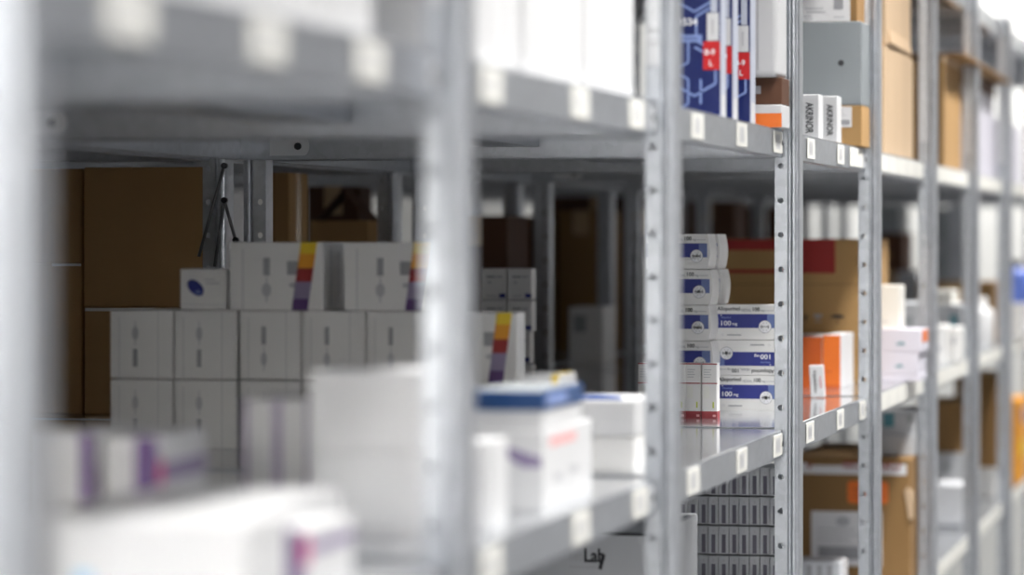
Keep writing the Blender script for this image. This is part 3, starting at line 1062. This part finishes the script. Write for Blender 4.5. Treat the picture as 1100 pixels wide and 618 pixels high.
def bottle(m, prof, mt):
    n = 20
    rings = []
    for r, z in prof:
        rings.append([m.bm.verts.new((r * math.cos(2 * PI * k / n), r * math.sin(2 * PI * k / n), z)) for k in range(n)])
    i = m.mi(mt)
    for a, b in zip(rings, rings[1:]):
        for k in range(n):
            f = m.bm.faces.new((a[k], a[(k + 1) % n], b[(k + 1) % n], b[k]))
            f.material_index = i
            f.smooth = True
    f = m.bm.faces.new(rings[0][::-1]); f.material_index = i
    f = m.bm.faces.new(rings[-1]); f.material_index = i


mb = MB()
bottle(mb, [(.036, 0), (.038, .004), (.038, .085), (.034, .098), (.020, .106), (.018, .110)], 'bright')
o = mb.build('plastic_bottle', None, (X_at(1052, 6.7), Y0 + 6.7, ZL))
tag(o, 'round white plastic bottle in the seventh bay before the ochre carton', 'bottle')
mb = MB(); bottle(mb, [(.019, .108), (.020, .110), (.020, .126), (.018, .128)], 'white'); mb.build('cap', o)
o = B('pale_box', 'pale white box at the right picture edge under the blue container', 'box', 7.5, 1060, 1096, 326, ZL, .3, 'white', lambda m: m.rect('R', m.d * .1, m.h * .3, m.d * .5, m.h * .4, 'softink'))
z1 = top_of(o)
mb = MB()
bottle(mb, [(.046, 0), (.048, .004), (.048, .075), (.040, .09), (.022, .098), (.020, .102)], 'blueplastic')
c = mb.build('plastic_container', None, (X_at(1090, 7.62), Y0 + 7.62, z1))
tag(c, 'blue plastic container at the right picture edge', 'container')
mb = MB(); bottle(mb, [(.021, .100), (.022, .102), (.022, .118), (.019, .120)], 'dark'); mb.build('cap', c)

# ================================================================ lowest shelf
# laboratory carton under the second and third bay
o = B('laboratory_carton', 'large grey carton with black laboratory lettering on the lowest shelf', 'carton', 2.62, 540, 704, 573, ZB, .34, 'pale', None, bev=.002)


def labprint(m):
    s = m.w / 164
    u = (612 - 540) * s
    v = m.h - (605 - 573) * s
    m.text('F', 'neo', u, v + .0015, 15 * s, 'softink', 2, width=15 * s)
    m.text('F', 'Lab', u + 16 * s, v, 20 * s, 'ink', 2, width=22 * s)
    m.text('F', 'Lab', u + 16.4 * s, v + .0003, 20 * s, 'ink', 3, width=22 * s)
    m.line('F', (u + 37 * s, v + 9 * s), (u + 33 * s, v - 7 * s), 4 * s, 'ink', 2)
    m.rect('F', u, v - 6 * s, u + 30 * s, v - 4 * s, 'softink', 2)
part(o, 'lettering', labprint, 'black and grey laboratory lettering')
part(o, 'tape', lambda m: m.box(-m.w / 2 + .01, m.w / 2 - .002, -m.d / 2 - .0008, -m.d / 2 + .0002, m.h - .004, m.h + .0006, 'dark'), 'dark tape along the top edge')

# slim striped boxes on a pale carton
o = B('pale_carton', 'pale carton on the lowest shelf under the slim striped boxes', 'carton', 3.43, 724, 842, 0, ZB, .16, 'pale', None, h=.135)
zb = top_of(o)
sw = (X_at(838, 3.45) - X_at(728, 3.45)) / 10


def slim(m):
    m.rect('F', m.w * .30, m.h * .04, m.w * .70, m.h * .70, 'slate', 1)
    m.rect('F', m.w * .42, m.h * .76, m.w * .58, m.h * .88, 'softink', 1)


mb = MB(sw - .0007, .10, .0445)
mb.body('pale', .0006)
slim(mb)
slim0 = mb.build('slim_box')
first = True
rows = ['lowest', 'second lowest', 'second highest', 'highest']
for r in range(4):
    for c in range(10):
        if first:
            s = slim0
            first = False
        else:
            s = slim0.copy()
            COL.objects.link(s)
        s.location = (X_at(728, 3.45) + sw * (c + .5), Y0 + 3.45 + .05 + .002 * ((c * 7 + r * 3) % 3), zb + r * .0472)
        tag(s, 'slim white box with dark stripe, %s row, %s from the left' % (rows[r], ORD[c]), 'box', 'slim striped boxes on the lowest shelf')

# big brown carton with an orange sticker
o = B('large_carton', 'large brown carton with orange sticker and white label on the lowest shelf', 'carton', 4.86, 848, 981.5, 493, ZB, .50, 'ochre', None, bev=.003, seg=2, X1=-.7025)
PXM = o['_dim'][0] / 133.5


def U(px): return (px - 848) * PXM


def V(py, o=o): return o['_dim'][2] - (py - 493) * PXM


def tp(m):
    m.box(-m.w / 2 + U(855), -m.w / 2 + U(977), -m.d / 2 - .0006, -m.d / 2 + .0002, V(511), V(499), 'paper')
    m.text('F', 'V', U(866), V(506), 12 * PXM, 'darkred', 4)
    m.text('F', 'RKU', U(908), V(505), 12 * PXM, 'darkred', 4, width=20 * PXM)
    m.text('F', 'RKU', U(946), V(506), 12 * PXM, 'darkred', 4, width=24 * PXM)
    m.rect('F', U(869), V(501.5), U(907), V(499), 'ochre', 5)
part(o, 'packing_tape', tp, 'white packing tape with red letters')


def st(m):
    r = 4 * PXM
    u0, u1, v0, v1 = U(912), U(957), V(543), V(518)
    pts = []
    for (cx, cy, a0) in ((u1 - r, v1 - r, 0), (u0 + r, v1 - r, PI / 2), (u0 + r, v0 + r, PI), (u1 - r, v0 + r, 1.5 * PI)):
        pts += [(cx + r * math.cos(a0 + PI / 2 * k / 4), cy + r * math.sin(a0 + PI / 2 * k / 4)) for k in range(5)]
    m.pp('F', pts, 'orange', 2)
    m.rect('F', u0 + .01, v0 + .012, u1 - .008, v0 + .016, 'orange2', 3)
    m.rect('F', u0 + .01, v0 + .026, u1 - .02, v0 + .030, 'orange2', 3)
part(o, 'sticker', st, 'orange sticker')
ship_label(o, U(872), V(612), U(950), V(552), label='white shipping label with barcode')
part(o, 'corner_flap', lambda m: m.prism([(m.w / 2 - .003, V(560)), (m.w / 2 + .004, V(558)), (m.w / 2 + .004, V(530)), (m.w / 2 - .006, V(523)), (m.w / 2 - .012, V(528))], -m.d / 2 - .004, -m.d / 2 + .02, 'tan'), 'torn pale corner flap')
zc = top_of(o)
o = B('grey_box', 'grey box lying on the large brown carton with the orange sticker', 'box', 4.95, 925, 985, 467, zc, .3, 'pale', None, X1=-.703)
B('grey_box', 'grey box with dark teal patches, upper of two on the large carton', 'box', 4.96, 945, 985, 441.5, top_of(o), .2, 'pale', X1=-.7035, fn=lambda m: (m.rect('F', m.w * .1, m.h * .3, m.w * .4, m.h * .9, 'teal'), m.rect('F', m.w * .75, m.h * .5, m.w * .92, m.h * .85, 'grey')))
B('clear_pack', 'pale film wrapped pack before the large brown carton at the bottom edge', 'pack', 4.40, 850, 905, 603, ZB, .09, 'film', lambda m: [m.rect('F', m.w * (.1 + .2 * k), m.h * .2, m.w * (.2 + .2 * k), m.h * .9, 'softink') for k in range(4)], bev=.006, seg=3)

# sixth to eighth bay of the lowest shelf
B('film_pack', 'shiny white film wrapped pack on the lowest shelf in the sixth bay', 'pack', 6.15, 1000, 1037, 519, ZB, .12, 'film', None, bev=.01, seg=3)
o = B('pale_box', 'wide pale box behind the white film wrapped pack', 'box', 6.45, 990, 1040, 487, ZB, .3, 'pale', lambda m: m.disc('F', m.w * .55, m.h * .78, m.w * .08, 'grey'))
B('brown_carton', 'shaded brown carton on the wide pale box in the sixth bay', 'carton', 6.46, 985, 1038, 432, top_of(o), .28, 'ochre')
o = B('pale_box', 'pale box on the lowest shelf in the eighth bay', 'box', 7.1, 1030, 1069, 503, ZB, .3, 'white', lambda m: m.disc('F', m.w * .75, m.h * .4, m.w * .08, 'whiteink'))
B('brown_carton', 'ochre brown carton on the pale box in the eighth bay', 'carton', 7.11, 1025, 1073, 402, top_of(o), .28, 'ochre')
B('ochre_box', 'ochre box with yellow print low at the right picture edge', 'box', 7.62, 1060, 1096, 430, ZB, .3, 'amber', lambda m: (m.rect('R', .02, m.h * .3, .2, m.h * .5, 'yellow'), m.rect('R', .05, m.h * .7, .2, m.h * .9, 'mauve')))

# ================================================================ rear rack row, in the shade
ob = B('rear_carton', 'brown carton at the back left, lower one under the large shaded carton', 'carton', 3.14, 90, 221, 330.5, ZL, .13, 'kraft', None, bev=.002)
part(ob, 'paper_strip', lambda m: m.box(-m.w / 2 + .002, -m.w / 2 + .115, -m.d / 2 - .0015, -m.d / 2 + .0005, m.h - .006, m.h - .001, 'white'), 'white paper strip')
B('rear_carton', 'large plain brown carton at the back left, upper one', 'carton', 3.142, 89.5, 222, 179, top_of(ob), .13, 'kraft', None, bev=.002)
ob = B('rear_carton', 'brown carton at the far back left beside the first upright, lower one', 'carton', 3.15, -20, 88.5, 283, ZL, .13, 'kraft', None, bev=.002)
part(ob, 'paper_strip', lambda m: m.box(m.w / 2 - .05, m.w / 2 - .002, -m.d / 2 - .0015, -m.d / 2 + .0005, m.h - .004, m.h + .0, 'white'), 'white paper strip')
B('rear_carton', 'brown carton at the far back left beside the first upright, upper one', 'carton', 3.152, -20, 88, 181, top_of(ob), .13, 'kraft', None, bev=.002)
o = B('rear_carton', 'narrow brown carton with tape line behind the shaded stack', 'carton', 3.72, 288, 311, 185, ZL, .115, 'kraft', None, bev=.002)
part(o, 'tape', lambda m: m.box(m.w / 2 - .0002, m.w / 2 + .0007, -.018, .012, 0, m.h, 'tape'))


for k, (t, w_) in enumerate(((.06, .44), (.53, .42), (1.06, .44), (1.53, .42))):  # unseen cartons, added to keep near wall light off the rear row
    o = B('rear_carton', 'unseen brown carton added on the rear rack to block light, %s along the row' % ORD[k], 'carton', t, 0, 0, 0, ZL, w_, 'kraft', X0=-2.2, X1=-1.60, h=.37, bev=.002)
    carton_tape(o)


# open carton with raised flaps
def open_carton(m):
    w, d, h, th = m.w, m.d, m.h, .004
    m.box(-w / 2, w / 2, -d / 2, -d / 2 + th, 0, h, 'kraft')
    m.box(-w / 2, w / 2, d / 2 - th, d / 2, 0, h, 'kraft')
    m.box(-w / 2, -w / 2 + th, -d / 2 + th, d / 2 - th, 0, h, 'kraft')
    m.box(w / 2 - th, w / 2, -d / 2 + th, d / 2 - th, 0, h, 'kraft')
    m.box(-w / 2 + th, w / 2 - th, -d / 2 + th, d / 2 - th, 0, th, 'kraft')


o = B('open_carton', 'brown carton with open raised flaps at the back of the rack', 'carton', 4.4, 333, 396, 237, ZL, .10, build=open_carton)
w, d, h = o['_dim']


def flap(sx):
    m = MB()
    x = sx * w / 2
    ax = -sx * .006
    m.prism([(x, h), (x - sx * .003, h), (ax, h + .060), (ax + sx * .003, h + .063)] if sx > 0 else [(x, h), (ax + sx * .003, h + .063), (ax, h + .060), (x - sx * .003, h)], -d / 2 + .02, d / 2 - .01, 'brown')
    m.build('flap', o)


flap(1); flap(-1)

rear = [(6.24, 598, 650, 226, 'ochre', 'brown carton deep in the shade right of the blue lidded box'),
        (4.9, 330, 386, 200, 'brown', 'dark carton added to darken the inside of the open carton'),  # added dark backing, stands in for the shade inside the open carton
        (7.45, 585, 700, 206, 'brown', 'wide dark carton added far back to close off the bright wall'),  # added to keep the bright far wall from showing above the brown carton
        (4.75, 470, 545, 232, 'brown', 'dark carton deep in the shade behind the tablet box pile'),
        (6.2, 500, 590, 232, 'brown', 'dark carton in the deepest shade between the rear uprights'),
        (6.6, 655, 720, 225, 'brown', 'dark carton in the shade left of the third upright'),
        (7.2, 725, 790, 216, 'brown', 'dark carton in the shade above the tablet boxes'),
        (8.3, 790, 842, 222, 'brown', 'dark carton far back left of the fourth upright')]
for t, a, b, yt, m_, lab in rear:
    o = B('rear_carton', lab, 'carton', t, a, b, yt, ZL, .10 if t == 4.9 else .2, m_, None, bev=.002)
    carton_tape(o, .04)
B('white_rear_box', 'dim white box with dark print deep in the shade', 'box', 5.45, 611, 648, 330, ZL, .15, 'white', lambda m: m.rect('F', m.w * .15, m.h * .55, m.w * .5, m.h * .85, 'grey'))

# ---- fourth bay back: pile of purple topped boxes
def pile(m):
    m.rect('T', 0, 0, m.w, m.d, 'navy')
    m.rect('F', m.w * .72, m.h * .06, m.w * .97, m.h * .2, 'navy')
    m.rect('F', m.w * .2, m.h * .70, m.w * .55, m.h * .76, 'greyink')
    m.rect('F', m.w * .6, m.h * .70, m.w * .85, m.h * .76, 'softink')
    m.rect('F', m.w * .25, m.h * .52, m.w * .4, m.h * .58, 'softink')
    m.rect('F', m.w * .2, m.h * .1, m.w * .6, m.h * .14, 'softink')


hh = (Z_at(288, 3.9, -1.2) - ZL) / 4
for r in range(4):
    for c, (a, b) in enumerate(((517, 544), (545, 571.5))):
        B('tablet_pack', 'white box with violet top, %s row of the small pile, %s' % (['lowest', 'second lowest', 'second highest', 'highest'][r], ['left', 'right'][c]),
          'box', 3.9, a - (r == 1) * 2, b - (r == 1) * 2, 0, ZL + r * hh, .035, 'white', pile, h=hh - .0004, group='pile of white boxes with violet tops')

# ---------------------------------------------------------------- light
def area(name, loc, sx, sy, power, col=(1, 1, 1), rot=(0, 0, 0), spread=2.2):
    l = bpy.data.lights.new(name, 'AREA')
    l.shape = 'RECTANGLE'
    l.size, l.size_y = sx, sy
    l.energy = power
    l.color = col
    l.spread = spread
    o = bpy.data.objects.new(name, l)
    COL.objects.link(o)
    o.location = loc
    o.rotation_euler = rot
    return o


for y, p in ((-2.2, 36), (-.6, 18), (1.2, 26), (3.4, 40), (5.6, 40), (7.8, 38), (10.2, 34)):
    area('aisle_lamp', (-.06, y, RZ - .04), .22, 1.5, p, (1.0, .985, .96), spread=1.75 if y > 0 else 2.9)
area('added_wall_fill', (-1.0, -2.75, RZ - .06), 3.0, .2, 225, (1.0, .985, .96), rot=(-.62, 0, 0), spread=1.7)  # added fill: bounces off the unseen near wall to brighten the deep stack
area('rear_aisle_lamp', (-3.2, 9.0, RZ - .04), .22, 1.5, 5, (1.0, .985, .96))
area('end_lamp', (-1.0, 12.5, RZ - .04), 2.6, .2, 52, (1.0, .985, .96))

w = bpy.data.worlds.new('world')
SC.world = w
w.use_nodes = True
w.node_tree.nodes['Background'].inputs['Color'].default_value = (.5, .5, .5, 1)
w.node_tree.nodes['Background'].inputs['Strength'].default_value = .1

# ---------------------------------------------------------------- camera
cam = bpy.data.cameras.new('camera')
co = bpy.data.objects.new('camera', cam)
COL.objects.link(co)
co.location = (0, 0, CAMZ)
co.rotation_euler = (PI / 2, 0, TH)
cam.sensor_width = 36
cam.lens = F / 1100 * 36
cam.shift_y = -(309 - HOR) / 1100
cam.clip_start = .05
cam.dof.use_dof = True
cam.dof.focus_distance = 5.0
cam.dof.aperture_fstop = 2.85
cam.dof.aperture_blades = 0
SC.camera = co

for ob in list(bpy.data.objects):
    if '_dim' in ob:
        del ob['_dim']

SC.view_settings.view_transform = 'Standard'
SC.view_settings.look = 'None'
SC.view_settings.gamma = 1
SC.view_settings.use_curve_mapping = False
SC.view_settings.exposure = 0.33
SC.cycles.use_denoising = True
